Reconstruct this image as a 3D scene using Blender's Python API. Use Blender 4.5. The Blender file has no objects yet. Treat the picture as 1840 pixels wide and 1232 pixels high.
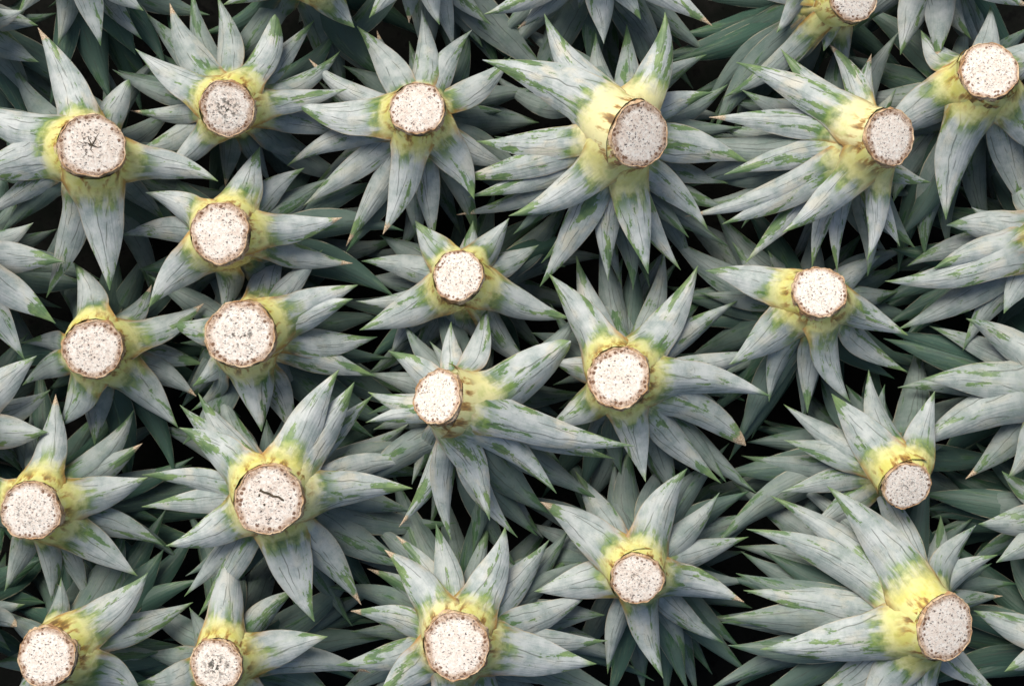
import bpy, math, random
from mathutils import Vector, Matrix
R_ = random.Random(7)
sc = bpy.context.scene
COL = sc.collection

# ------------------------------------------------------------------ camera, sky, sun, exposure
S = 0.0003            # metres per unit (one unit = one photo pixel at stem height)
ZREF, D = 330.0, 2600.0
cam_d = bpy.data.cameras.new("camera"); cam = bpy.data.objects.new("camera", cam_d); COL.objects.link(cam)
cam.location = (0, 0, (ZREF + D) * S)
cam_d.sensor_width = 36; cam_d.lens = 36 * D / 1840.0
cam_d.clip_start = 0.01; cam_d.clip_end = 100
cam_d.dof.use_dof = True; cam_d.dof.focus_distance = (D + 30) * S; cam_d.dof.aperture_fstop = 11
sc.camera = cam
sc.render.resolution_x, sc.render.resolution_y = 1024, 685
w = bpy.data.worlds.new("World"); sc.world = w; w.use_nodes = True
wn = w.node_tree.nodes; wl = w.node_tree.links
sky = wn.new("ShaderNodeTexSky"); sky.sky_type = 'NISHITA'; sky.sun_disc = False
ELEV, ROT = math.radians(50), math.radians(-28)
sky.sun_elevation = ELEV; sky.sun_rotation = ROT; sky.air_density = 1.0; sky.dust_density = 4.0; sky.ozone_density = 1.0
wl.new(sky.outputs[0], wn["Background"].inputs[0]); wn["Background"].inputs[1].default_value = 0.07
sun_d = bpy.data.lights.new("sun", 'SUN'); sun = bpy.data.objects.new("sun", sun_d); COL.objects.link(sun)
sun_d.energy = 2.0; sun_d.angle = math.radians(35); sun_d.color = (1.0, 0.95, 0.87)
sdir = Vector((math.sin(ROT) * math.cos(ELEV), math.cos(ROT) * math.cos(ELEV), math.sin(ELEV)))
sun.rotation_euler = (-sdir).to_track_quat('-Z', 'Y').to_euler(); sun.location = sdir * 2
vs = sc.view_settings
vs.view_transform = 'Standard'; vs.look = 'None'; vs.gamma = 1; vs.use_curve_mapping = False; vs.exposure = 0.74
sc.cycles.max_bounces = 4; sc.cycles.diffuse_bounces = 1; sc.cycles.glossy_bounces = 1; sc.cycles.transmission_bounces = 0

# ------------------------------------------------------------------ node helpers
class NT:
    def __init__(s, name):
        s.m = bpy.data.materials.new(name); s.m.use_nodes = True
        s.t = s.m.node_tree; s.b = s.t.nodes["Principled BSDF"]
    def node(s, typ, props=None, **ins):
        n = s.t.nodes.new(typ)
        for k, v in (props or {}).items(): setattr(n, k, v)
        for k, v in ins.items(): s.put(n, k, v)
        return n
    def put(s, n, k, v):
        k = int(k[1:]) if k[0] == 'i' and k[1:].isdigit() else k
        i = n.inputs[k]
        if isinstance(v, bpy.types.NodeSocket): s.t.links.new(v, i)
        else: i.default_value = v
    def m_(s, op, a, b=0.0, c=0.0, clamp=False):
        n = s.node("ShaderNodeMath", dict(operation=op, use_clamp=clamp), i0=a, i1=b, i2=c); return n.outputs[0]
    def ss(s, x, a, b, lo=0.0, hi=1.0):            # smoothstep a..b -> lo..hi
        n = s.node("ShaderNodeMapRange", dict(interpolation_type='SMOOTHSTEP', clamp=True))
        for k, v in zip(range(5), (x, a, b, lo, hi)): s.put(n, 'i%d' % k, v)
        return n.outputs[0]
    def xyz(s, x, y, z=0.0):
        return s.node("ShaderNodeCombineXYZ", None, i0=x, i1=y, i2=z).outputs[0]
    def sv(s, x, y, seed):                         # plane coordinates shifted by a per-object seed
        return s.xyz(s.m_('ADD', x, s.m_('MULTIPLY', seed, 3.1)), s.m_('ADD', y, s.m_('MULTIPLY', seed, 1.7)))
    def noise1(s, w, scale, detail=1.0, rough=0.5):
        n = s.node("ShaderNodeTexNoise", dict(noise_dimensions='1D'), W=w, Scale=scale, Detail=detail, Roughness=rough); return n.outputs[0]
    def noise(s, vec, scale, detail=2.0, rough=0.5, dist=0.0, dim='2D'):
        n = s.node("ShaderNodeTexNoise", dict(noise_dimensions=dim), Vector=vec, Scale=scale, Detail=detail, Roughness=rough, Distortion=dist); return n.outputs[0]
    def mix(s, f, a, b):
        n = s.node("ShaderNodeMix", dict(data_type='RGBA'))
        s.put(n, 'i0', f)
        for k, v in ((6, a), (7, b)):
            if isinstance(v, tuple): v = (*v, 1.0)
            s.put(n, 'i%d' % k, v)
        return n.outputs[2]
    def sep(s, vec):
        n = s.node("ShaderNodeSeparateXYZ", None, i0=vec); return n.outputs

def leaf_material():
    N = NT("waxy_leaf"); m_ = N.m_
    uvn = N.node("ShaderNodeUVMap", dict(uv_map="norm")).outputs[0]
    uvf = N.node("ShaderNodeUVMap", dict(uv_map="flat")).outputs[0]
    u, v, _ = N.sep(uvn); x, s, _ = N.sep(uvf)      # u 0..1 across, v 0..1 along; x, s in 100-unit steps
    oi = N.node("ShaderNodeObjectInfo")
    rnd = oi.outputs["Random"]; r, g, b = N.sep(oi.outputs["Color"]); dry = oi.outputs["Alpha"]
    seed = m_('MULTIPLY', rnd, 91.7)
    uc = m_('MULTIPLY', m_('SUBTRACT', u, 0.5), 2.0)          # -1..1
    au = m_('ABSOLUTE', uc)
    long_ = N.sv(m_('MULTIPLY', x, 3.2), m_('MULTIPLY', s, 0.75), seed)
    iso = N.sv(x, s, seed)
    seed2 = m_('ADD', seed, 37.0)
    n_long = N.noise(long_, 2.2, 3, 0.62)
    n_fib = N.noise(N.sv(m_('MULTIPLY', x, 9.0), m_('MULTIPLY', s, 0.35), seed), 4.0, 3, 0.6)
    n_iso = N.noise(iso, 3.0, 3, 0.6)
    n_fine = N.noise(iso, 40.0, 3, 0.7)
    # wax coat
    t = m_('ADD', m_('MULTIPLY', n_iso, 0.95), m_('MULTIPLY', n_fib, 0.22))
    wax = N.mix(N.ss(t, 0.30, 0.80), (0.262, 0.318, 0.306), (0.475, 0.510, 0.496))
    wax = N.mix(m_('MULTIPLY', N.ss(n_fine, 0.45, 0.75), 0.22), wax, (0.60, 0.62, 0.62))
    wax = N.mix(N.ss(n_long, 0.5, 0.75, 0.0, 0.22), wax, (0.42, 0.42, 0.45))
    cream = N.noise(N.sv(m_('MULTIPLY', x, 2), s, m_('ADD', seed, 71.0)), 1.6, 3)
    wax = N.mix(m_('MULTIPLY', N.ss(cream, 0.52, 0.72), m_('MULTIPLY', g, 0.7)), wax, (0.56, 0.53, 0.42))
    wax = N.mix(m_('SUBTRACT', 1.0, r, clamp=True), wax, (0.040, 0.085, 0.062))  # low tone: greener, thinner wax, with depth shade painted into the colour
    # rubbed-off wax: green shows through in torn streaks
    gpat = N.noise(N.sv(m_('MULTIPLY', x, 2.6), m_('MULTIPLY', s, 0.55), seed2), 1.7, 4, 0.62, 0.2)
    jag = N.noise(N.sv(m_('MULTIPLY', x, 1.2), m_('MULTIPLY', s, 1.0), seed2), 14.0, 3, 0.7)
    gsum = m_('ADD', m_('ADD', gpat, m_('MULTIPLY', m_('SUBTRACT', jag, 0.5), 0.15)),
              m_('ADD', N.ss(v, 0.62, 1.0, 0.0, 0.15), m_('MULTIPLY', m_('SUBTRACT', g, 0.5), 0.09)))
    gm = N.ss(gsum, 0.626, 0.660)
    tipg = m_('MULTIPLY', N.ss(v, 0.86, 0.97), N.ss(n_long, 0.30, 0.5))
    gm = m_('MAXIMUM', gm, tipg)
    gcol = N.mix(N.ss(n_iso, 0.35, 0.7), (0.070, 0.150, 0.036), (0.160, 0.260, 0.055))
    gcol = N.mix(m_('SUBTRACT', 1.0, r, clamp=True), gcol, (0.025, 0.075, 0.034))  # green darkens with tone too, painted depth shade included
    col = N.mix(m_('MULTIPLY', gm, 0.88), wax, gcol)
    # thin haze of half rubbed wax around the streaks
    gm2 = m_('MULTIPLY', N.ss(gsum, 0.50, 0.62), N.ss(n_fib, 0.4, 0.62))
    col = N.mix(m_('MULTIPLY', gm2, 0.30), col, (0.17, 0.25, 0.14))
    # pressed lines left by the neighbouring leaves in the bud
    lines = None
    for k, (a0, a1, p) in enumerate(((0.42, 0.04, 1.0), (-0.50, -0.10, 0.8), (0.72, 0.30, 0.6))):
        off = m_('MULTIPLY', m_('SUBTRACT', m_('FRACT', m_('MULTIPLY', rnd, 13.0 + 29 * k)), 0.5), 0.5)
        c = m_('ADD', m_('ADD', a1, off), m_('MULTIPLY', m_('POWER', m_('SUBTRACT', 1.0, v, clamp=True), 1.4), a0 - a1))
        c = m_('ADD', c, m_('MULTIPLY', m_('SUBTRACT', N.noise1(m_('ADD', s, m_('MULTIPLY', seed, 1.0 + k)), 2.5, 1), 0.5), 0.16))
        d = m_('ABSOLUTE', m_('SUBTRACT', uc, c))
        ln = m_('MULTIPLY', N.ss(d, 0.008, 0.040, 1.0, 0.0), N.ss(N.noise1(m_('ADD', s, m_('MULTIPLY', seed, 5.3 + k)), 0.9, 2, 0.6), 0.46, 0.52))
        lines = ln if lines is None else m_('MAXIMUM', lines, ln)
    # scratches: pieces of thin noise contours
    sn = N.noise(N.sv(m_('MULTIPLY', x, 1.6), m_('MULTIPLY', s, 0.8), m_('ADD', seed, 5.0)), 3.4, 3, 0.6, 0.8)
    scr = N.ss(m_('ABSOLUTE', m_('SUBTRACT', sn, 0.5)), 0.004, 0.014, 1.0, 0.0)
    gate = N.ss(cream, 0.50, 0.56)
    scr = m_('MULTIPLY', scr, gate)
    marks = m_('MAXIMUM', m_('MULTIPLY', lines, 0.66), m_('MULTIPLY', scr, 0.28))
    col = N.mix(marks, col, (0.060, 0.070, 0.056))
    # yellow clasping base, wax creeping in as specks
    yend = m_('ADD', m_('MULTIPLY', b, 0.76), m_('MULTIPLY', m_('SUBTRACT', n_iso, 0.5), 0.55))
    yend = m_('ADD', yend, m_('MULTIPLY', m_('SUBTRACT', n_fine, 0.5), 0.07))
    yd = m_('SUBTRACT', yend, s)
    ym = N.ss(yd, -0.22, 0.26)
    ycol = N.mix(N.ss(n_iso, 0.32, 0.68), (0.60, 0.57, 0.15), (0.72, 0.69, 0.30))
    pale = N.ss(g, 0.55, 1.0)
    ycol = N.mix(m_('MULTIPLY', pale, 0.75), ycol, (0.78, 0.73, 0.42))
    ycol = N.mix(N.ss(n_iso, 0.50, 0.75, 0.0, 0.6), ycol, (0.45, 0.50, 0.15))
    grn = m_('MULTIPLY', m_('MULTIPLY', N.ss(yd, -0.42, -0.10), N.ss(yd, -0.06, 0.22, 1.0, 0.0)), N.ss(gpat, 0.40, 0.54))
    col = N.mix(m_('MULTIPLY', grn, 0.85), col, gcol)
    col = N.mix(ym, col, ycol)
    edge = m_('MULTIPLY', m_('MULTIPLY', N.ss(au, 0.955, 0.985), N.ss(s, 0.9, 1.5, 1.0, 0.0)), N.ss(b, 0.1, 0.3))
    col = N.mix(m_('MULTIPLY', edge, 0.7), col, (0.13, 0.095, 0.03))
    # brown bruised seams by the cut and along the clasping edges
    bn = N.noise(N.sv(m_('MULTIPLY', x, 2.0), m_('MULTIPLY', s, 0.8), m_('ADD', seed, 17.0)), 2.8, 3, 0.62)
    b1 = m_('MULTIPLY', N.ss(s, 0.08, 0.48, 1.0, 0.0), N.ss(bn, 0.48, 0.63))
    b2 = m_('MULTIPLY', m_('MULTIPLY', N.ss(au, 0.62, 0.95), N.ss(s, 0.25, 0.95, 1.0, 0.0)), N.ss(bn, 0.30, 0.52))
    br = m_('MULTIPLY', m_('MAXIMUM', b1, b2), N.ss(b, 0.02, 0.25))
    col = N.mix(m_('MULTIPLY', br, 0.90), col, N.mix(N.ss(bn, 0.55, 0.72), (0.40, 0.20, 0.045), (0.13, 0.055, 0.02)))
    # dry straw-coloured tip
    dm = m_('MULTIPLY', dry, N.ss(m_('ADD', v, m_('MULTIPLY', m_('SUBTRACT', jag, 0.5), 0.08)), 0.885, 0.915))
    dcol = N.mix(N.ss(n_fine, 0.45, 0.62), (0.56, 0.46, 0.32), (0.26, 0.16, 0.09))
    col = N.mix(dm, col, dcol)
    # thin pale / tan margin
    col = N.mix(m_('MULTIPLY', N.ss(au, 0.93, 0.995), N.ss(n_long, 0.42, 0.6, 0.0, 0.7)), col, (0.46, 0.40, 0.28))
    N.put(N.b, "Base Color", col)
    N.put(N.b, "Roughness", N.mix(gm, (0.47, 0.47, 0.47), (0.36, 0.36, 0.36)))
    N.put(N.b, "Specular IOR Level", 0.30)
    rib = m_('SINE', m_('MULTIPLY', x, 95.0))
    h = m_('ADD', m_('MULTIPLY', rib, 0.08), m_('ADD', m_('MULTIPLY', n_fib, 0.7), m_('MULTIPLY', n_fine, 0.25)))
    h = m_('MULTIPLY', h, N.ss(s, 0.45, 0.95, 0.12, 1.0))
    bp = N.node("ShaderNodeBump", None, Strength=0.30, Distance=0.0012, Height=h)
    N.put(N.b, "Normal", bp.outputs[0])
    return N.m

def cut_material():
    N = NT("cut_stem_face"); m_ = N.m_
    uv = N.node("ShaderNodeUVMap", dict(uv_map="norm")).outputs[0]     # -1..1 around the stem axis
    x, y, _ = N.sep(uv)
    oi = N.node("ShaderNodeObjectInfo"); rnd = oi.outputs["Random"]; rot, dirt, ringw = N.sep(oi.outputs["Color"])
    seed = m_('MULTIPLY', rnd, 53.0)
    vec = N.sv(x, y, seed)
    rr = m_('SQRT', m_('ADD', m_('MULTIPLY', x, x), m_('MULTIPLY', y, y)))
    n1 = N.noise(vec, 2.2, 4, 0.6); n2 = N.noise(vec, 9.0, 4, 0.65); n3 = N.noise(vec, 30.0, 3, 0.7)
    rw = m_('ADD', rr, m_('MULTIPLY', m_('SUBTRACT', n1, 0.5), 0.30))
    rw = m_('ADD', rw, m_('MULTIPLY', m_('SUBTRACT', n2, 0.5), 0.16))
    col = N.mix(N.ss(n2, 0.38, 0.66), (0.76, 0.67, 0.58), (0.88, 0.84, 0.76))
    age = m_('FRACT', m_('MULTIPLY', rnd, 7.3))
    col = N.mix(m_('MULTIPLY', N.ss(n1, 0.40, 0.68), m_('MULTIPLY', age, 0.42)), col, (0.62, 0.47, 0.36))
    # fibre bundle ends
    def dots(scale, thr, dens, strength, col, c2):
        d = N.node("ShaderNodeTexVoronoi", dict(feature='F1'), Vector=N.sv(m_('ADD', x, m_('MULTIPLY', m_('SUBTRACT', n3, 0.5), 0.16)), m_('ADD', y, m_('MULTIPLY', m_('SUBTRACT', n2, 0.5), 0.12)), seed), Scale=scale)
        rc = N.sep(d.outputs["Color"])[0]
        size = m_('MULTIPLY', m_('ADD', 0.35, N.sep(d.outputs["Color"])[1]), thr)
        k = N.ss(m_('DIVIDE', d.outputs["Distance"], size), 0.7, 1.15, 1.0, 0.0)
        k = m_('MULTIPLY', k, N.ss(m_('ADD', rc, m_('MULTIPLY', m_('SUBTRACT', n1, 0.5), 0.7)), dens, dens + 0.04))
        return N.mix(m_('MULTIPLY', k, strength), col, c2)
    # brown outer band
    band = N.ss(rw, m_('SUBTRACT', 0.90, m_('MULTIPLY', ringw, 0.24)), m_('SUBTRACT', 1.02, m_('MULTIPLY', ringw, 0.22)))
    bcol = N.mix(N.ss(n2, 0.35, 0.65), (0.33, 0.20, 0.125), (0.62, 0.48, 0.36))
    col = N.mix(m_('MULTIPLY', band, 0.9), col, bcol)
    col = dots(14.0, 0.33, 0.46, 0.97, col, (0.03, 0.02, 0.02))
    col = dots(25.0, 0.34, 0.46, 0.80, col, (0.09, 0.06, 0.05))
    # mould specks, more of them on the dirty cuts
    mm = m_('MULTIPLY', N.ss(m_('ADD', N.noise(N.sv(x, y, m_('ADD', seed, 9.0)), 5.0, 5, 0.75), m_('MULTIPLY', m_('SUBTRACT', dirt, 0.5), 0.22)), 0.60, 0.66), N.ss(rr, 0.05, 0.75, 1.0, 0.1))
    col = N.mix(m_('MULTIPLY', mm, N.ss(dirt, 0.3, 0.9)), col, (0.035, 0.035, 0.025))
    crk = N.noise(N.sv(x, y, m_('ADD', seed, 31.0)), 1.6, 4, 0.6)
    cm = m_('MULTIPLY', N.ss(m_('ABSOLUTE', m_('SUBTRACT', crk, 0.5)), 0.004, 0.012, 1.0, 0.0), m_('MULTIPLY', rot, N.ss(rr, 0.35, 0.6, 1.0, 0.0)))
    col = N.mix(cm, col, (0.06, 0.045, 0.03))
    # ring of root traces: brown hollows
    rv = N.node("ShaderNodeTexVoronoi", None, Vector=vec, Scale=6.0, Randomness=0.6)
    inring = m_('MULTIPLY', N.ss(rr, 0.74, 0.79), N.ss(rr, 0.94, 0.98, 1.0, 0.0))
    k = m_('MULTIPLY', N.ss(rv.outputs["Distance"], 0.30, 0.40, 1.0, 0.0), inring)
    k = m_('MULTIPLY', k, N.ss(N.sep(rv.outputs["Color"])[0], 0.16, 0.22))
    kin = m_('MULTIPLY', N.ss(rv.outputs["Distance"], 0.08, 0.20, 1.0, 0.0), k)
    col = N.mix(m_('MULTIPLY', k, 0.9), col, (0.17, 0.085, 0.045))
    col = N.mix(m_('MULTIPLY', kin, 0.55), col, N.mix(N.sep(rv.outputs["Color"])[1], (0.04, 0.02, 0.015), (0.34, 0.22, 0.15)))
    col = N.mix(N.ss(rr, 0.965, 0.995), col, (0.30, 0.17, 0.09))
    N.put(N.b, "Base Color", col); N.put(N.b, "Roughness", 0.85); N.put(N.b, "Specular IOR Level", 0.2)
    h = m_('SUBTRACT', m_('ADD', m_('MULTIPLY', n2, 0.6), m_('MULTIPLY', n3, 0.5)), m_('MULTIPLY', kin, 1.0))
    bp = N.node("ShaderNodeBump", None, Strength=0.55, Distance=0.0009, Height=h)
    N.put(N.b, "Normal", bp.outputs[0])
    return N.m

def rind_material(name, ca, cb, cc, scale):
    N = NT(name)
    oi = N.node("ShaderNodeObjectInfo"); tc = N.node("ShaderNodeTexCoord").outputs["Object"]
    off = N.node("ShaderNodeVectorMath", dict(operation='ADD'), i0=tc, i1=N.xyz(N.m_('MULTIPLY', oi.outputs["Random"], 9.0), 0.0, 0.0)).outputs[0]
    n1 = N.noise(off, scale, 3, 0.65, dim='3D'); n2 = N.noise(off, scale * 4, 2, 0.6, dim='3D')
    c = N.mix(N.ss(n1, 0.36, 0.64), ca, cb); c = N.mix(N.ss(n2, 0.54, 0.68, 0.0, 0.8), c, cc)
    N.put(N.b, "Base Color", c); N.put(N.b, "Roughness", 0.7); N.put(N.b, "Specular IOR Level", 0.3)
    bp = N.node("ShaderNodeBump", None, Strength=0.5, Distance=0.0008, Height=n2); N.put(N.b, "Normal", bp.outputs[0])
    return N.m

M_LEAF = leaf_material(); M_CUT = cut_material()
M_RIND = rind_material("dried_rind", (0.40, 0.23, 0.11), (0.68, 0.52, 0.34), (0.15, 0.07, 0.03), 150)
M_STEM = rind_material("yellow_stem", (0.62, 0.54, 0.16), (0.70, 0.64, 0.28), (0.36, 0.20, 0.06), 90)
M_CRACK = rind_material("crack_brown", (0.05, 0.04, 0.025), (0.10, 0.07, 0.04), (0.03, 0.03, 0.02), 200)
M_GND = rind_material("dark_soil", (0.005, 0.006, 0.005), (0.010, 0.010, 0.009), (0.004, 0.004, 0.004), 40)
M_GND.node_tree.nodes['Principled BSDF'].inputs['Specular IOR Level'].default_value = 0.0

# ------------------------------------------------------------------ mesh helpers (built in photo units, scaled on output)
def at(px, py, z):
    k = (D - (z - ZREF)) / D
    return Vector(((px - 920) * k, (616 - py) * k, z))

def make(name, verts, faces, mat, parent, uvs=None, loc=Vector((0, 0, 0))):
    me = bpy.data.meshes.new(name)
    me.from_pydata([tuple((p - loc) * S) for p in verts], [], faces)
    me.polygons.foreach_set("use_smooth", [True] * len(faces))
    if uvs:
        li = [0] * len(me.loops); me.loops.foreach_get("vertex_index", li)
        for nm, data in uvs.items():
            l = me.uv_layers.new(name=nm); buf = []
            for i in li: buf += data[i]
            l.data.foreach_set("uv", buf)
    me.materials.append(mat); me.update()
    o = bpy.data.objects.new(name, me); COL.objects.link(o)
    if parent is not None: o.parent = parent
    return o

PROF = [(0, 1.85), (.1, 1.72), (.18, 1.42), (.26, 1.14), (.36, 1.0), (.46, .96), (.56, .85), (.67, .66), (.78, .44), (.87, .255), (.94, .115), (1, .012)]
PROF1 = [(0, 1.05), (.15, .95), (.28, .93), (.4, 1.0), (.5, .96), (.6, .83), (.7, .64), (.8, .42), (.88, .24), (.945, .105), (1, .012)]
BLUNT = [(0, 1.85), (.1, 1.72), (.18, 1.42), (.26, 1.14), (.4, .98), (.55, .95), (.68, .86), (.8, .68), (.9, .44), (.95, .31), (.98, .2), (1, .03)]
def interp(P, v):
    for (a, fa), (b, fb) in zip(P, P[1:]):
        if v <= b: return fa + (fb - fa) * (v - a) / (b - a)
    return P[-1][1]
VS = [0, .05, .1, .15, .2, .26, .32, .38, .44, .5, .56, .62, .68, .74, .8, .85, .9, .94, .97, 1.0]
US = [-1, -.8, -.55, -.28, 0, .28, .55, .8, 1]

COVER = []                                            # (x, y, half width) along every leaf, seen from above
def leaf_mesh(parent, org, P0, P1, P2, P3, B0, B1, W, Rb, prof, cup, rng, col):
    """one clasping leaf: a cubic centre line, round the stem at its base, convex towards the viewer further out"""
    pts, tan = [], []
    for v in VS:
        t = v; q = 1 - t
        pts.append(P0 * q**3 + P1 * (3*q*q*t) + P2 * (3*q*t*t) + P3 * t**3)
        tan.append(((P1 - P0) * (q*q) + (P2 - P1) * (2*q*t) + (P3 - P2) * (t*t)).normalized())
    arc = [0.0]
    for a, b in zip(pts, pts[1:]): arc.append(arc[-1] + (b - a).length)
    L = arc[-1]
    ph = [rng.uniform(0, 6.28) for _ in range(4)]
    wav = rng.uniform(0.008, 0.03); crease = rng.uniform(-0.05, 0.11)
    top, bot, n_, f_ = [], [], [], []
    for i in range(len(VS)):
        s = arc[i] / L
        half = 0.5 * W * interp(prof, s)
        k = min(1.0, max(0.0, (s - 0.08) / 0.34)); k = k*k*(3-2*k)
        B = (B0 * (1 - k) + B1 * k)
        T = tan[i]; B = (B - T * B.dot(T)).normalized(); Nn = B.cross(T)
        if i % 2: COVER.append((pts[i].x, pts[i].y, half))
        phi = (1 - k) * min(1.4, half / Rb) + k * (cup + 0.25 * s)
        rho = half / max(phi, 0.05)
        for u in US:
            a = u * phi
            ripple = wav * W * k * abs(u)**1.5 * math.sin(7 * s + ph[0] + (1.3 if u > 0 else 0)) * (1 - s**4)
            keel = crease * half * (1 - abs(u))**2 * k
            p = pts[i] + B * (rho * math.sin(a)) - Nn * (rho * (1 - math.cos(a))) + Nn * (ripple + keel)
            th = 5.5 * (1 - u*u) * (1 - 0.75 * s) + 0.25
            top.append(p); bot.append(p - Nn * th)
            n_.append((u * .5 + .5, s)); f_.append((u * half / 100.0, arc[i] / 100.0))
    nu = len(US); n = len(top); faces = []
    for i in range(len(VS) - 1):
        for j in range(nu - 1):
            a = i * nu + j
            faces.append((a, a + 1, a + nu + 1, a + nu))
            faces.append((n + a, n + a + nu, n + a + nu + 1, n + a + 1))
    o = make("leaf", top + bot, faces, M_LEAF, parent, dict(norm=n_ + n_, flat=f_ + f_), org)
    o.color = col
    return o

def frame(ax):
    e1 = Vector((1, 0, 0)); e1 = (e1 - ax * e1.dot(ax)).normalized(); return e1, ax.cross(e1)

def stem(parent, org, top, ax, R, rng, face, level):
    """cut stub: a ragged rind ring round a slightly domed cut face, the stem going down inside the leaf bases"""
    e1, e2 = frame(ax); n = 72
    ph = [rng.uniform(0, 6.28) for _ in range(6)]
    def rad(a):
        return R * (1 + .026*math.sin(2*a+ph[0]) + .022*math.sin(3*a+ph[1]) + .016*math.sin(7*a+ph[2]) + .011*math.sin(11*a+ph[3]) + .008*math.sin(17*a+ph[4]))
    def ring(f, dep, wob=0.0, k=5):
        out = []
        for i in range(n):
            a = 6.283185 * i / n; r = rad(a) * f + rng.uniform(-1, 1) * wob * 1.1 + wob * math.sin(k*a+ph[4]) + 0.5 * wob * math.sin((2*k+3)*a+ph[5])
            dd = dep + rng.uniform(-1, 1) * wob * 0.9 + wob * 0.8 * math.sin((k+2)*a+ph[2])
            out.append(top + (e1*math.cos(a) + e2*math.sin(a)) * r - ax * dd)
        return out
    def skin(rings, cap=None):
        V = [p for r in rings for p in r]; F = []
        for k in range(len(rings) - 1):
            for i in range(n):
                j = (i + 1) % n; F.append((k*n+i, (k+1)*n+i, (k+1)*n+j, k*n+j))
        return V, F
    V, F = skin([ring(.8, 16), ring(.98, 20), ring(1.04, 28, 1), ring(1.06, 42), ring(1.0, 80), ring(.8, 130), ring(.55, 170), ring(.2, 200)])
    st = make("stem", V, F, M_STEM, parent, None, org)
    ax = (ax * (1 - level) + Vector((0, 0, 1)) * level).normalized(); e1, e2 = frame(ax)
    rs = [ring(.965, 0.3), ring(.985, -.9, .6), ring(1.0, -.2, .9, 6), ring(1.008, 2.2, .8, 6), ring(.995, 4.5, .6), ring(1.018, 6, 1.3, 4),
          ring(1.02, 8.5, 1.3, 4), ring(1.0, 10.5, .8), ring(1.03, 12.5, 1.4, 5), ring(1.04, 17, 1, 5), ring(1.02, 24)]
    V, F = skin(rs); make("rind_ring", V, F, M_RIND, st, None, org)
    rings = [(.97, .6), (.93, -.6), (.86, -.2), (.72, -1.2), (.5, -2.0), (.25, -2.4)]
    V, F = skin([ring(f, d) for f, d in rings]); F = [tuple(f) for f in F]
    uv = [(f*math.cos(6.283185*i/n), f*math.sin(6.283185*i/n)) for f, d in rings for i in range(n)]
    V.append(top + ax * 2.5); uv.append((0, 0)); c = len(V) - 1; b = (len(rings) - 1) * n
    for i in range(n): F.append((b + i, c, b + (i + 1) % n))
    F = [f[::-1] if False else f for f in F]
    cf = make("cut_face", V, F, M_CUT, st, dict(norm=uv), org); cf.color = (*face, 1)
    return st, ax, e1, e2

# ------------------------------------------------------------------ the crowns
# (x, y, R) of the cut, (x, y) of the rosette below it, dz, tone, green/cream, yellow reach, (crack, mould, brown band), label,
# leaves: (tip x, tip y, layer[, width[, flag]])   flags: d = dry tip, b = blunt tip, u = tip lifts, l/r = swings left/right
CR = []
def crown(c, b, dz, tone, g, yel, face, label, leaves, fill=9): CR.append((c, b, dz, tone, g, yel, face, label, leaves, fill))

crown((165,262,58),(150,292),20,1.0,.55,.66,(1,.2,.5),"crown with star-shaped crack in its cut face, upper left",
 [(197,522,0,88),(-70,178,0,85),(-80,322,0,85),(392,326,0,66),(68,50,0,82),(232,143,1,74,'b'),(83,535,1,74),(118,105,2,44),(-40,395,1,60),(300,400,2,60),(290,300,2,56)])
crown((408,195,49),(424,192),0,.95,.55,.62,(0,1,.7),"crown with a mouldy dark-speckled cut face, in the top row left of centre",
 [(243,88,0,66),(494,26,0,66,'b'),(624,160,0,56),(282,318,0,58),(233,199,1,50,'d'),(305,6,1,74),(565,36,1,62),(611,92,1,58),(390,-8,1,66),(240,274,1,60),(619,246,1,60),(202,125,2,52),(260,22,2,60),(345,-20,2,60),(556,280,2,60),(487,330,2,52),(405,335,2,52)])
crown((750,195,48),(757,225),10,1.03,.55,.62,(.2,.3,.3),"crown in the top row with long white leaf hanging straight down",
 [(527,184,0,84),(688,421,0,68,'d'),(852,358,0,80),(641,47,1,72),(757,18,1,64),(848,54,1,64),(918,103,1,64),(516,298,1,64),(555,106,1,60),(780,438,1,58),(545,370,1,58),(918,300,1,60),(622,442,1,62,'d'),(677,55,2,48,'d'),(858,435,2,54)])
crown((1150,243,57),(1078,240),60,1.12,.9,.95,(.2,.2,.7),"crown, largest and palest, with wide cream base, top row",
 [(867,108,0,104),(914,388,0,80),(1165,492,0,78),(978,25,0,84),(1195,22,0,80),(1093,506,1,66),(970,515,1,70),(855,254,1,68),(1282,166,1,66),(1345,292,1,84),(1223,485,1,62),(1272,412,1,66),(841,354,1,66),(817,323,1,60),(1126,43,2,60),(820,386,2,50,'d'),(972,473,2,60)])
crown((1600,246,50),(1522,262),70,1.12,.9,.85,(.1,.1,.7),"crown with octagonal dotted cut leaning right and many slim leaves",
 [(1323,112,0,80),(1406,418,0,74),(1558,468,0,52),(1403,88,1,58),(1489,78,1,52,'d'),(1566,97,1,54,'d'),(1274,211,1,60,'d'),(1301,314,1,64),(1231,389,1,56,'d'),(1297,403,1,62),(1459,482,1,56),(1505,490,1,50),(1338,474,1,58),(1617,443,1,50),(1673,328,1,50),(1610,160,2,52),(1604,387,2,56)])
crown((1778,127,52),(1748,176),40,1.0,.6,.68,(.1,.5,.3),"crown at the top right with one broad leaf hanging below its cut",
 [(1575,255,0,96),(1700,395,0,92),(1925,300,0,90),(1900,60,0,80),(1850,398,1,70),(1655,55,1,70),(1660,330,2,60),(1780,10,1,60)])
crown((395,418,54),(424,430),10,1.0,.6,.66,(0,.3,.6),"crown with brown-stained edge below the cut, under the mouldy-faced one",
 [(261,346,0,74),(467,264,0,86),(615,391,0,64),(268,552,0,82),(547,302,1,66),(634,473,1,62,'d'),(215,424,1,58),(296,498,1,58),(400,568,1,74),(560,480,2,60),(283,515,2,50)])
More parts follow.
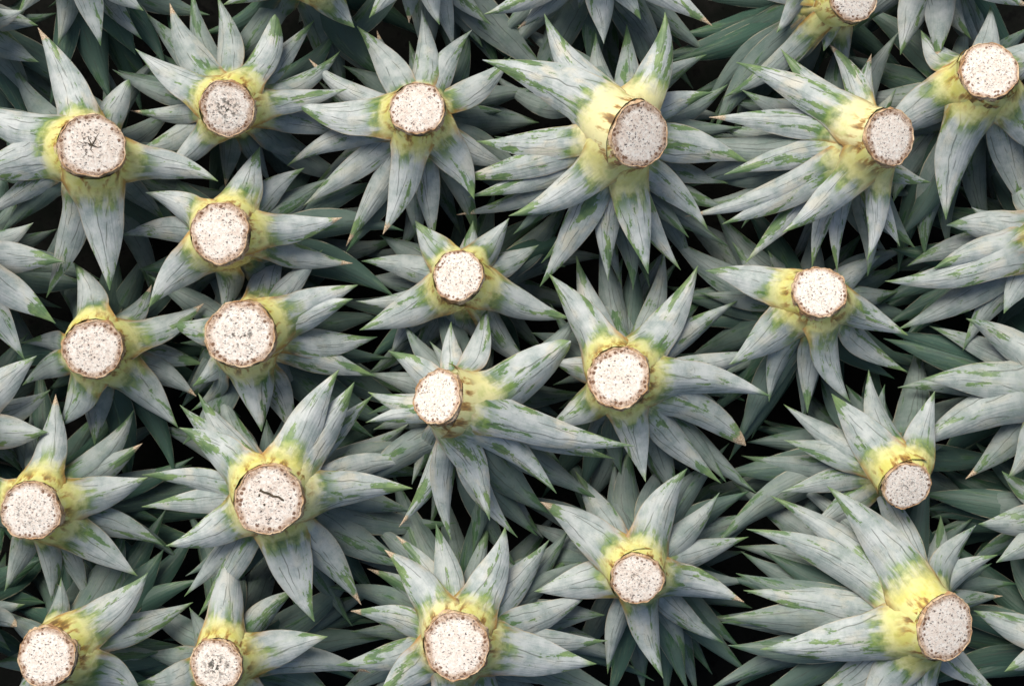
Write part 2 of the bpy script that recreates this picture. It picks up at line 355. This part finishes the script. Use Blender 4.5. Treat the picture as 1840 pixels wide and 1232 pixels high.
crown((432,600,61),(448,610),10,1.0,.65,.62,(.1,.8,.6),"crown with big round dark-speckled cut and folded leaf to its right",
 [(643,512,0,74),(634,537,0,78),(470,775,0,96),(518,430,1,66),(580,448,1,54),(302,580,1,64),(678,605,1,68),(676,676,1,62),(346,694,1,60),(524,780,1,72),(343,738,2,50),(600,560,2,60),(585,720,2,64)])
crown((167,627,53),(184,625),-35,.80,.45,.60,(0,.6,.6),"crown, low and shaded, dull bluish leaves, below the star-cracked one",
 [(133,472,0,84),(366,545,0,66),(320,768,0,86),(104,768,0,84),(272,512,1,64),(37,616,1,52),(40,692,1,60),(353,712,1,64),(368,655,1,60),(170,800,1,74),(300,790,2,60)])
crown((55,918,53),(86,905),-15,.82,.45,.66,(.5,.7,.5),"crown at the left edge with scattered mould spots on its cut, lower left",
 [(100,708,0,74),(266,857,0,80),(247,1034,0,74),(241,735,1,66),(256,796,1,66,'d'),(8,1062,1,60),(92,1081,1,54),(159,1087,1,50),(294,980,1,64),(-90,880,0,80),(345,835,2,44),(56,736,2,44),(328,1010,2,50)])
crown((483,898,61),(496,886),30,1.0,.7,.66,(0,.6,.6),"crown with dark gash across its cut and tall folded leaf",
 [(322,768,0,84),(610,663,0,78),(637,686,0,80),(741,877,0,80),(298,980,0,80),(565,1116,0,94),(649,1086,1,80),(670,710,1,60),(759,828,1,60),(323,727,1,66),(356,706,1,60),(394,692,2,54),(254,853,1,56),(254,910,1,56),(331,1071,1,60),(356,1107,1,60),(652,955,2,50)])
crown((823,495,46),(844,520),-25,.92,.5,.62,(0,.3,.2),"crown with a very pale round cut in the middle of the pile",
 [(646,593,0,84),(1028,572,0,72),(746,396,0,72),(915,392,0,72),(649,469,1,62),(640,541,1,54),(850,396,1,60),(968,440,1,60),(960,662,1,66),(702,640,1,66),(800,640,1,70),(880,640,1,60),(735,660,2,60)])
crown((785,713,50),(858,742),50,1.1,.95,1.1,(.1,.2,.4),"crown tipped over at the centre, cream leaf sweeping up right",
 [(1026,613,0,106,'lb'),(1000,886,0,74),(880,935,0,74),(1140,801,0,76),(697,630,1,60),(874,547,1,58),(811,577,1,56),(661,704,1,58),(657,759,1,52),(811,970,1,60),(717,946,1,56),(1105,824,1,60),(930,965,1,62),(772,613,2,44),(740,870,2,56)])
crown((1112,678,55),(1125,688),0,1.02,.6,.62,(.1,.2,.7),"crown with brown-rimmed cut and leaf fan above it, right of centre",
 [(986,492,0,82),(1254,477,0,80),(1385,712,0,82),(985,765,0,80),(1160,865,0,72),(1036,460,1,70),(1120,460,2,66),(1193,447,2,56),(1326,540,1,64),(1386,625,1,58),(1340,800,1,70,'bd'),(1296,868,1,70),(990,650,1,60),(1045,800,2,60)])
crown((1473,524,48),(1454,560),-10,.95,.55,.68,(0,.3,.4),"crown touched on its cut by a leaf tip from above",
 [(1267,486,0,74),(1632,602,0,68),(1528,722,0,76),(1310,655,0,84),(1451,742,1,58),(1382,722,1,64),(1631,668,1,60),(1584,458,1,62),(1254,526,2,54),(1616,523,2,60),(1315,434,2,54),(1380,450,2,60)])
crown((1630,873,43),(1602,822),-10,.90,.5,.66,(0,.7,.2),"small crown with its cut pointing down right, among dark leaves at right",
 [(1494,707,0,86),(1680,702,0,72),(1561,664,1,58),(1408,726,1,64),(1408,790,1,60),(1402,884,1,56),(1450,948,1,64),(1590,690,2,50),(1332,818,2,60),(1545,935,2,60),(1700,800,2,60)])
crown((1700,1128,58),(1622,1098),40,.96,.6,.85,(.1,.2,.5),"big crown at the bottom right with layered rind rings and cut facing right",
 [(1486,873,0,94),(1366,1166,0,104),(1540,1300,0,96),(1754,943,1,76),(1555,840,1,70),(1341,950,1,76),(1384,890,1,70),(1336,1060,1,72),(1793,996,1,60),(1430,1262,1,76),(1790,1240,1,70),(1660,1320,0,90),(1398,850,2,50),(1292,1118,2,60),(1608,922,2,60),(1802,1070,2,56,'d'),(1690,925,2,60)])
crown((1145,1040,46),(1146,1012),-25,.90,.45,.50,(0,.7,.3),"small neat crown with thin brown ring round the cut, lower centre right",
 [(971,901,0,86),(1235,841,0,84),(1337,1081,0,80,'d'),(1192,1218,0,76),(960,1062,0,80),(1034,846,1,66),(1293,884,1,66),(1345,964,1,64),(1301,1155,1,60),(1092,1210,1,56),(1106,824,2,58),(1203,818,2,58),(1264,836,2,50),(1231,1204,2,50),(942,935,2,54),(1356,1043,2,50)])
crown((820,1160,59),(834,1142),25,1.0,.7,.55,(0,.2,.6),"crown with a cream cut ringed by brown dots at the bottom centre",
 [(691,987,0,80,'d'),(908,945,0,80),(1072,1192,0,90),(680,1250,0,84),(783,940,1,66),(987,969,1,76),(1064,1060,1,70),(630,1097,1,64,'d'),(604,1194,1,68),(712,962,1,56,'d'),(900,1340,1,80),(790,1340,0,84),(1092,1150,1,60),(660,1021,2,58,'d'),(881,935,2,50),(1032,992,2,56)])
crown((83,1180,54),(128,1162),0,.85,.6,.62,(0,.4,.6),"crown in the bottom left corner with a rough brown-edged cut facing left",
 [(266,1028,0,84),(255,1245,0,90),(120,1320,0,84),(347,1081,1,70),(110,1036,1,52),(160,1060,2,58),(290,1170,2,60),(10,1270,1,60),(0,1090,2,56)])
crown((388,1195,47),(412,1182),-10,.92,.5,.62,(0,1,.6),"bottom-edge crown with a small densely black-dotted cut, left of centre",
 [(416,986,0,80),(589,1143,0,80),(500,1330,0,80),(241,1228,1,66),(666,1208,1,64),(533,1058,1,66),(340,1090,2,56),(250,1170,2,58),(400,1330,1,70)])
crown((1535,-8,48),(1462,8),20,.9,.6,.80,(.1,.3,.5),"crown cut by the top edge, stub sideways above a curled leaf",
 [(1480,92,0,70,'l'),(1395,60,0,66,'l'),(1330,-10,1,60),(1300,175,1,54),(1352,140,1,50),(1520,125,1,62),(1560,-90,0,60),(1440,-120,0,60)], 7)
crown((120,-110,50),(135,-80),-20,.85,.5,.15,(0,.3,.4),"crown beyond the top left corner, only grey-green leaf tips hanging into view",
 [(181,83,0,62),(255,71,1,58),(104,82,1,66),(258,20,0,70),(30,30,1,60),(230,-180,0,70)], 6)
crown((545,-62,50),(545,-52),-10,.9,.6,.7,(0,.3,.4),"crown cut by the top edge, a sliver of yellow base between two leafy ones",
 [(637,50,0,70),(400,10,1,60),(480,60,2,60),(600,-190,0,70),(690,-60,0,60)], 6)
crown((760,-115,50),(760,-90),-5,.95,.5,.15,(0,.3,.4),"crown beyond the top edge, pale leaf tips pointing down above the top row",
 [(663,33,0,66),(790,45,0,60),(735,42,1,58,'d'),(816,88,1,54),(882,45,1,60),(700,-230,0,70)], 6)
crown((1070,-95,52),(1070,-80),5,1.0,.5,.15,(0,.3,.4),"crown beyond the top edge, broad leaf pointing straight down above the palest",
 [(1085,79,0,66),(870,26,0,66),(1152,36,0,58),(1280,47,0,66,'d'),(930,52,1,58,'d'),(975,15,1,60),(1040,16,1,50),(910,105,2,60),(1200,125,2,64),(1190,-60,1,60)], 6)
crown((1690,-95,52),(1690,-75),10,.95,.55,.15,(0,.3,.4),"crown beyond the top edge above the right stems, two long grey leaves hanging down",
 [(1618,99,0,80),(1684,110,0,68,'d'),(1745,70,1,70),(1850,12,0,70),(1530,60,1,66),(1790,120,2,60)], 6)
crown((1905,420,52),(1893,438),15,.80,.6,.15,(0,.3,.4),"crown beyond the right edge with long leaves reaching left in the upper half",
 [(1590,505,0,70),(1630,478,1,66),(1676,484,0,70),(1700,405,0,80),(1804,563,0,70),(1612,592,1,70),(1745,372,1,60),(1730,630,1,60),(1825,300,1,60)], 6)
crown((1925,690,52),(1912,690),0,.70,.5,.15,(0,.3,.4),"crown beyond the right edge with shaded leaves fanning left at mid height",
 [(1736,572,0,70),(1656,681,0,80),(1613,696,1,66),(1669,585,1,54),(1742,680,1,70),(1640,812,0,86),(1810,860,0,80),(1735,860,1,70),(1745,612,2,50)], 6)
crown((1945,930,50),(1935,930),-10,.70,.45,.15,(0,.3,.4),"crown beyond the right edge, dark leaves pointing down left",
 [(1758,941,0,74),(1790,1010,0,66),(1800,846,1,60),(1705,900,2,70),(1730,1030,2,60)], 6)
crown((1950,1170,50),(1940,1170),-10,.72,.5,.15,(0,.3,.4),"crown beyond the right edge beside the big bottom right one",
 [(1750,1096,0,74),(1805,1206,0,66),(1790,1130,1,60),(1850,1040,1,60)], 6)
crown((-105,455,50),(-92,470),10,.9,.5,.15,(0,.3,.4),"crown beyond the left edge, three leaves pointing right below star-cracked cut",
 [(113,470,0,74),(100,581,0,74),(44,646,0,74),(60,400,1,60),(0,700,1,66)], 6)
crown((-90,770,50),(-78,770),-5,.85,.55,.15,(0,.3,.4),"crown beyond the left edge, leaves pointing right above the mould-spotted one",
 [(66,639,0,74),(86,776,0,76),(90,700,1,66),(40,850,2,60)], 6)
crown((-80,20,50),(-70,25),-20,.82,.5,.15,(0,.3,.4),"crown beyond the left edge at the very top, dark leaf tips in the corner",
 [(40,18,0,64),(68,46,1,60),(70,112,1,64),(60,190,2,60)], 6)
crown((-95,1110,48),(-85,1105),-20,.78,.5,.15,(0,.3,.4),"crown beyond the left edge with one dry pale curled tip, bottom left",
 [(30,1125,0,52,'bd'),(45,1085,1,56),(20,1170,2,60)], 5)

GZ = -150.0
gv = [Vector((x, y, GZ)) for x in (-4000, 4000) for y in (-4000, 4000)]
gnd = make("ground", gv, [(0, 2, 3, 1)], M_GND, None); gnd["kind"] = "structure"

AXES = []
for (c, b, dz, *_r) in CR:
    zt = ZREF + dz
    AXES.append((at(c[0], c[1], zt), at(b[0], b[1], zt - 105), c[2]))

CRS = []
def put_leaf(cr, tip, lay, W, flag, d0, Rb, end_slope, tn, gg, yy, bend=None):
    e, foot, top, base, ax, R, rng = cr
    rad_b = (tip - base) - ax * (tip - base).dot(ax)
    rad = rad_b.normalized()
    if 'l' in flag: rad = Matrix.Rotation(-0.7, 3, ax) @ rad
    P0 = top - ax * d0 + rad * Rb
    out = math.radians(22 + 4 * lay + rng.uniform(-4, 4))
    t0 = -ax * math.cos(out) + rad * math.sin(out)
    dist = (tip - P0).length
    P1 = P0 + t0 * min(74, 0.5 * dist)
    hd = Vector((tip.x - P0.x, tip.y - P0.y, 0)); hl = hd.length; hd.normalize()
    be = rng.uniform(-0.34, 0.34) if bend is None else bend
    hd2 = Matrix.Rotation(be, 3, 'Z') @ hd
    te = (hd2 * math.cos(end_slope) + Vector((0, 0, -math.sin(end_slope)))).normalized()
    P2 = tip - te * (0.52 * dist)
    B0 = rad.cross(ax)                                     # N = B x T must point outwards
    if B0.cross(t0).dot(rad) < 0: B0 = -B0
    side = te.cross(Vector((0, 0, 1))).normalized()
    if side.cross(te).z < 0: side = -side
    roll = rng.uniform(-0.22, 0.22)
    B1 = (side * math.cos(roll) + Vector((0, 0, 1)) * math.sin(roll))
    prof = BLUNT if 'b' in flag else (PROF if lay == 0 else PROF1)
    leaf_mesh(e, foot, P0, P1, P2, tip, B0, B1, W, Rb, prof, rng.uniform(0.50, 0.92), rng,
              (tn, gg, yy, 1.0 if 'd' in flag else 0.0))
ST0 = {0: 6, 1: 32, 2: 56, 3: 80}
for ci, (c, b, dz, tone, g, yel, face, label, leaves, fill) in enumerate(CR):
    rng = random.Random(100 + ci)
    top, base, R = AXES[ci]
    ax = (top - base).normalized()
    foot = Vector((base.x, base.y, GZ)) - Vector((ax.x, ax.y, 0)) * 60
    e = bpy.data.objects.new("pineapple_crown", None); COL.objects.link(e)
    e.empty_display_size = 0.02; e.location = foot * S
    e["label"] = "pineapple " + label; e["category"] = "pineapple crown"; e["group"] = "upturned pineapple crowns packed side by side"
    st, fax, f1, f2 = stem(e, foot, top, ax, R, rng, face, 0.0 if 'tipped' in label else 0.18)
    # splits in two of the cuts
    arms = []
    if 'star-shaped' in label: arms = [[(0, 0), (-9, 4), (-16, 2), (-24, 6)], [(0, 0), (4, 8), (7, 16), (12, 24)], [(0, 0), (-2, -8), (3, -14)], [(0, 0), (10, -3), (17, -2)], [(0, 0), (-5, 9), (-7, 15)]]
    if 'gash' in label: arms = [[(-16, 18), (-8, 14), (0, 12), (8, 7), (17, 6), (27, -1)], [(-16, 11), (-17, 6)], [(-8, -6), (-7, -10)]]
    if arms:
        V, F = [], []
        for arm in arms:
            m = len(arm)
            for k, (px_, py_) in enumerate(arm):
                q = arm[min(k + 1, m - 1)]; p_ = arm[max(k - 1, 0)]; dx, dy = q[0] - p_[0], q[1] - p_[1]; l_ = math.hypot(dx, dy) or 1
                wd = (1.5 if 'star' in label else 2.0) * rng.uniform(.7, 1.2) * (1 - 0.75 * k / (m - 1) if 'star' in label else 1)
                for sg in (-1, 1):
                    xx, yy = px_ - dy / l_ * wd * sg, py_ + dx / l_ * wd * sg
                    V.append(top + f1 * xx + f2 * yy + fax * (3.0 - 2.4 * (math.hypot(xx, yy) / R) ** 1.5))
                if k: b_ = len(V) - 4; F.append((b_, b_ + 2, b_ + 3, b_ + 1))
        make("crack", V, F, M_CRACK, st, None, foot)
    sc_ = R / 52.0
    cr = (e, foot, top, base, ax, R, rng); CRS.append((cr, tone))
    cnt = [0, 0, 0, 0, 0]
    done = []
    for lf in leaves:
        x, y, lay = lf[:3]; W = lf[3] if len(lf) > 3 else (72, 60, 52)[lay]; flag = lf[4] if len(lf) > 4 else ('d' if rng.random() < .07 else '')
        i = cnt[lay]; cnt[lay] += 1
        Lp = math.hypot(x - b[0], y - b[1])
        drop = {0: 72 + .12 * Lp, 1: 100 + .24 * Lp, 2: 130 + .36 * Lp}[lay] + rng.uniform(-8, 8)
        z = max(20, top.z - drop)
        tip = at(x, y, z)
        d0 = ST0[lay] + (1.6, 3.2, 3.2)[lay] * i; Rb = R * 1.02 + 1.6 - 3.5 * lay - (1.2, .6, .6)[lay] * i
        slope = {0: rng.uniform(.0, .26), 1: rng.uniform(.1, .4), 2: rng.uniform(.25, .55)}[lay]
        bend = 0.75 if 'l' in flag else (-0.75 if 'r' in flag else None)
        tn = tone - (0, .20, .50)[lay] + rng.uniform(-.07, .05)  # deeper layers darker: less wax, plus shade of the pile painted in
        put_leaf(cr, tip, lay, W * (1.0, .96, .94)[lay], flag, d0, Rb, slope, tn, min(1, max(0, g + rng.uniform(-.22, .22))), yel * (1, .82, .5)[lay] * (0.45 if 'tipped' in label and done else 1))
        done.append(math.atan2(tip.y - base.y, tip.x - base.x))
    # younger leaves further down the stem, between and below the outer ones
    a0 = rng.uniform(0, 6.28)
    fill += 5
    for i in range(fill + 4):
        deep = i >= fill
        a = a0 + i * 2.39996
        reach = rng.uniform(190, 300) * (0.9 + 0.1 * sc_) if not deep else rng.uniform(40, 90)
        d = Vector((math.cos(a), math.sin(a), 0))
        z = top.z - rng.uniform(180, 320) if not deep else GZ + 4 + 4 * (i - fill)
        tip = Vector((base.x, base.y, 0)) + d * reach; tip.z = z
        for (t2, b2, R2) in AXES:
            if t2 is top: continue
            k = (b2.z - z) / max(1, (t2.z - b2.z)); axis_pt = b2 - (t2 - b2) * min(k, 1.0)
            if (Vector((tip.x, tip.y)) - Vector((axis_pt.x, axis_pt.y))).length < R2 + 35:
                tip = Vector((base.x, base.y, 0)) + d * (reach * 0.62); tip.z = z
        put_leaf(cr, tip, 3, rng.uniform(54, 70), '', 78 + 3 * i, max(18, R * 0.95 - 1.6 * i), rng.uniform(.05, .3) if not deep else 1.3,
                 tone - .78 + rng.uniform(-.2, .2), rng.uniform(.2, .6), .12)  # darkest tone: greener young leaf, and depth shade put into its colour

# long inner leaves that lie low across the hollows between the crowns
rg = random.Random(5)
pts_ = [(x + rg.uniform(-22, 22), y + rg.uniform(-22, 22)) for x in range(-960, 961, 42) for y in range(-650, 651, 42)]
rg.shuffle(pts_)
used = {}
for (x, y) in pts_:
    if any((x - a)**2 + (y - b)**2 < (h * 0.95)**2 for a, b, h in COVER): continue
    best = sorted(range(len(CRS)), key=lambda k: math.hypot(CRS[k][0][3].x - x, CRS[k][0][3].y - y) + 28 * used.get(k, 0))
    for k in best[:3]:
        cr, tone = CRS[k]; base, top, R = cr[3], cr[2], cr[5]
        d = math.hypot(base.x - x, base.y - y)
        if d > 380 or d < 70: continue
        used[k] = used.get(k, 0) + 1
        f = (d + rg.uniform(45, 80)) / d
        tip = Vector((base.x + (x - base.x) * f, base.y + (y - base.y) * f, top.z - rg.uniform(180, 310)))
        put_leaf(cr, tip, 3, rg.uniform(62, 84), '', 84 + 2 * used[k], R * 0.9, rg.uniform(.0, .25), tone - .78 + rg.uniform(-.2, .2), rg.uniform(.2, .6), .1)  # same dark tone: greener leaf plus painted shade of the hollows
        break
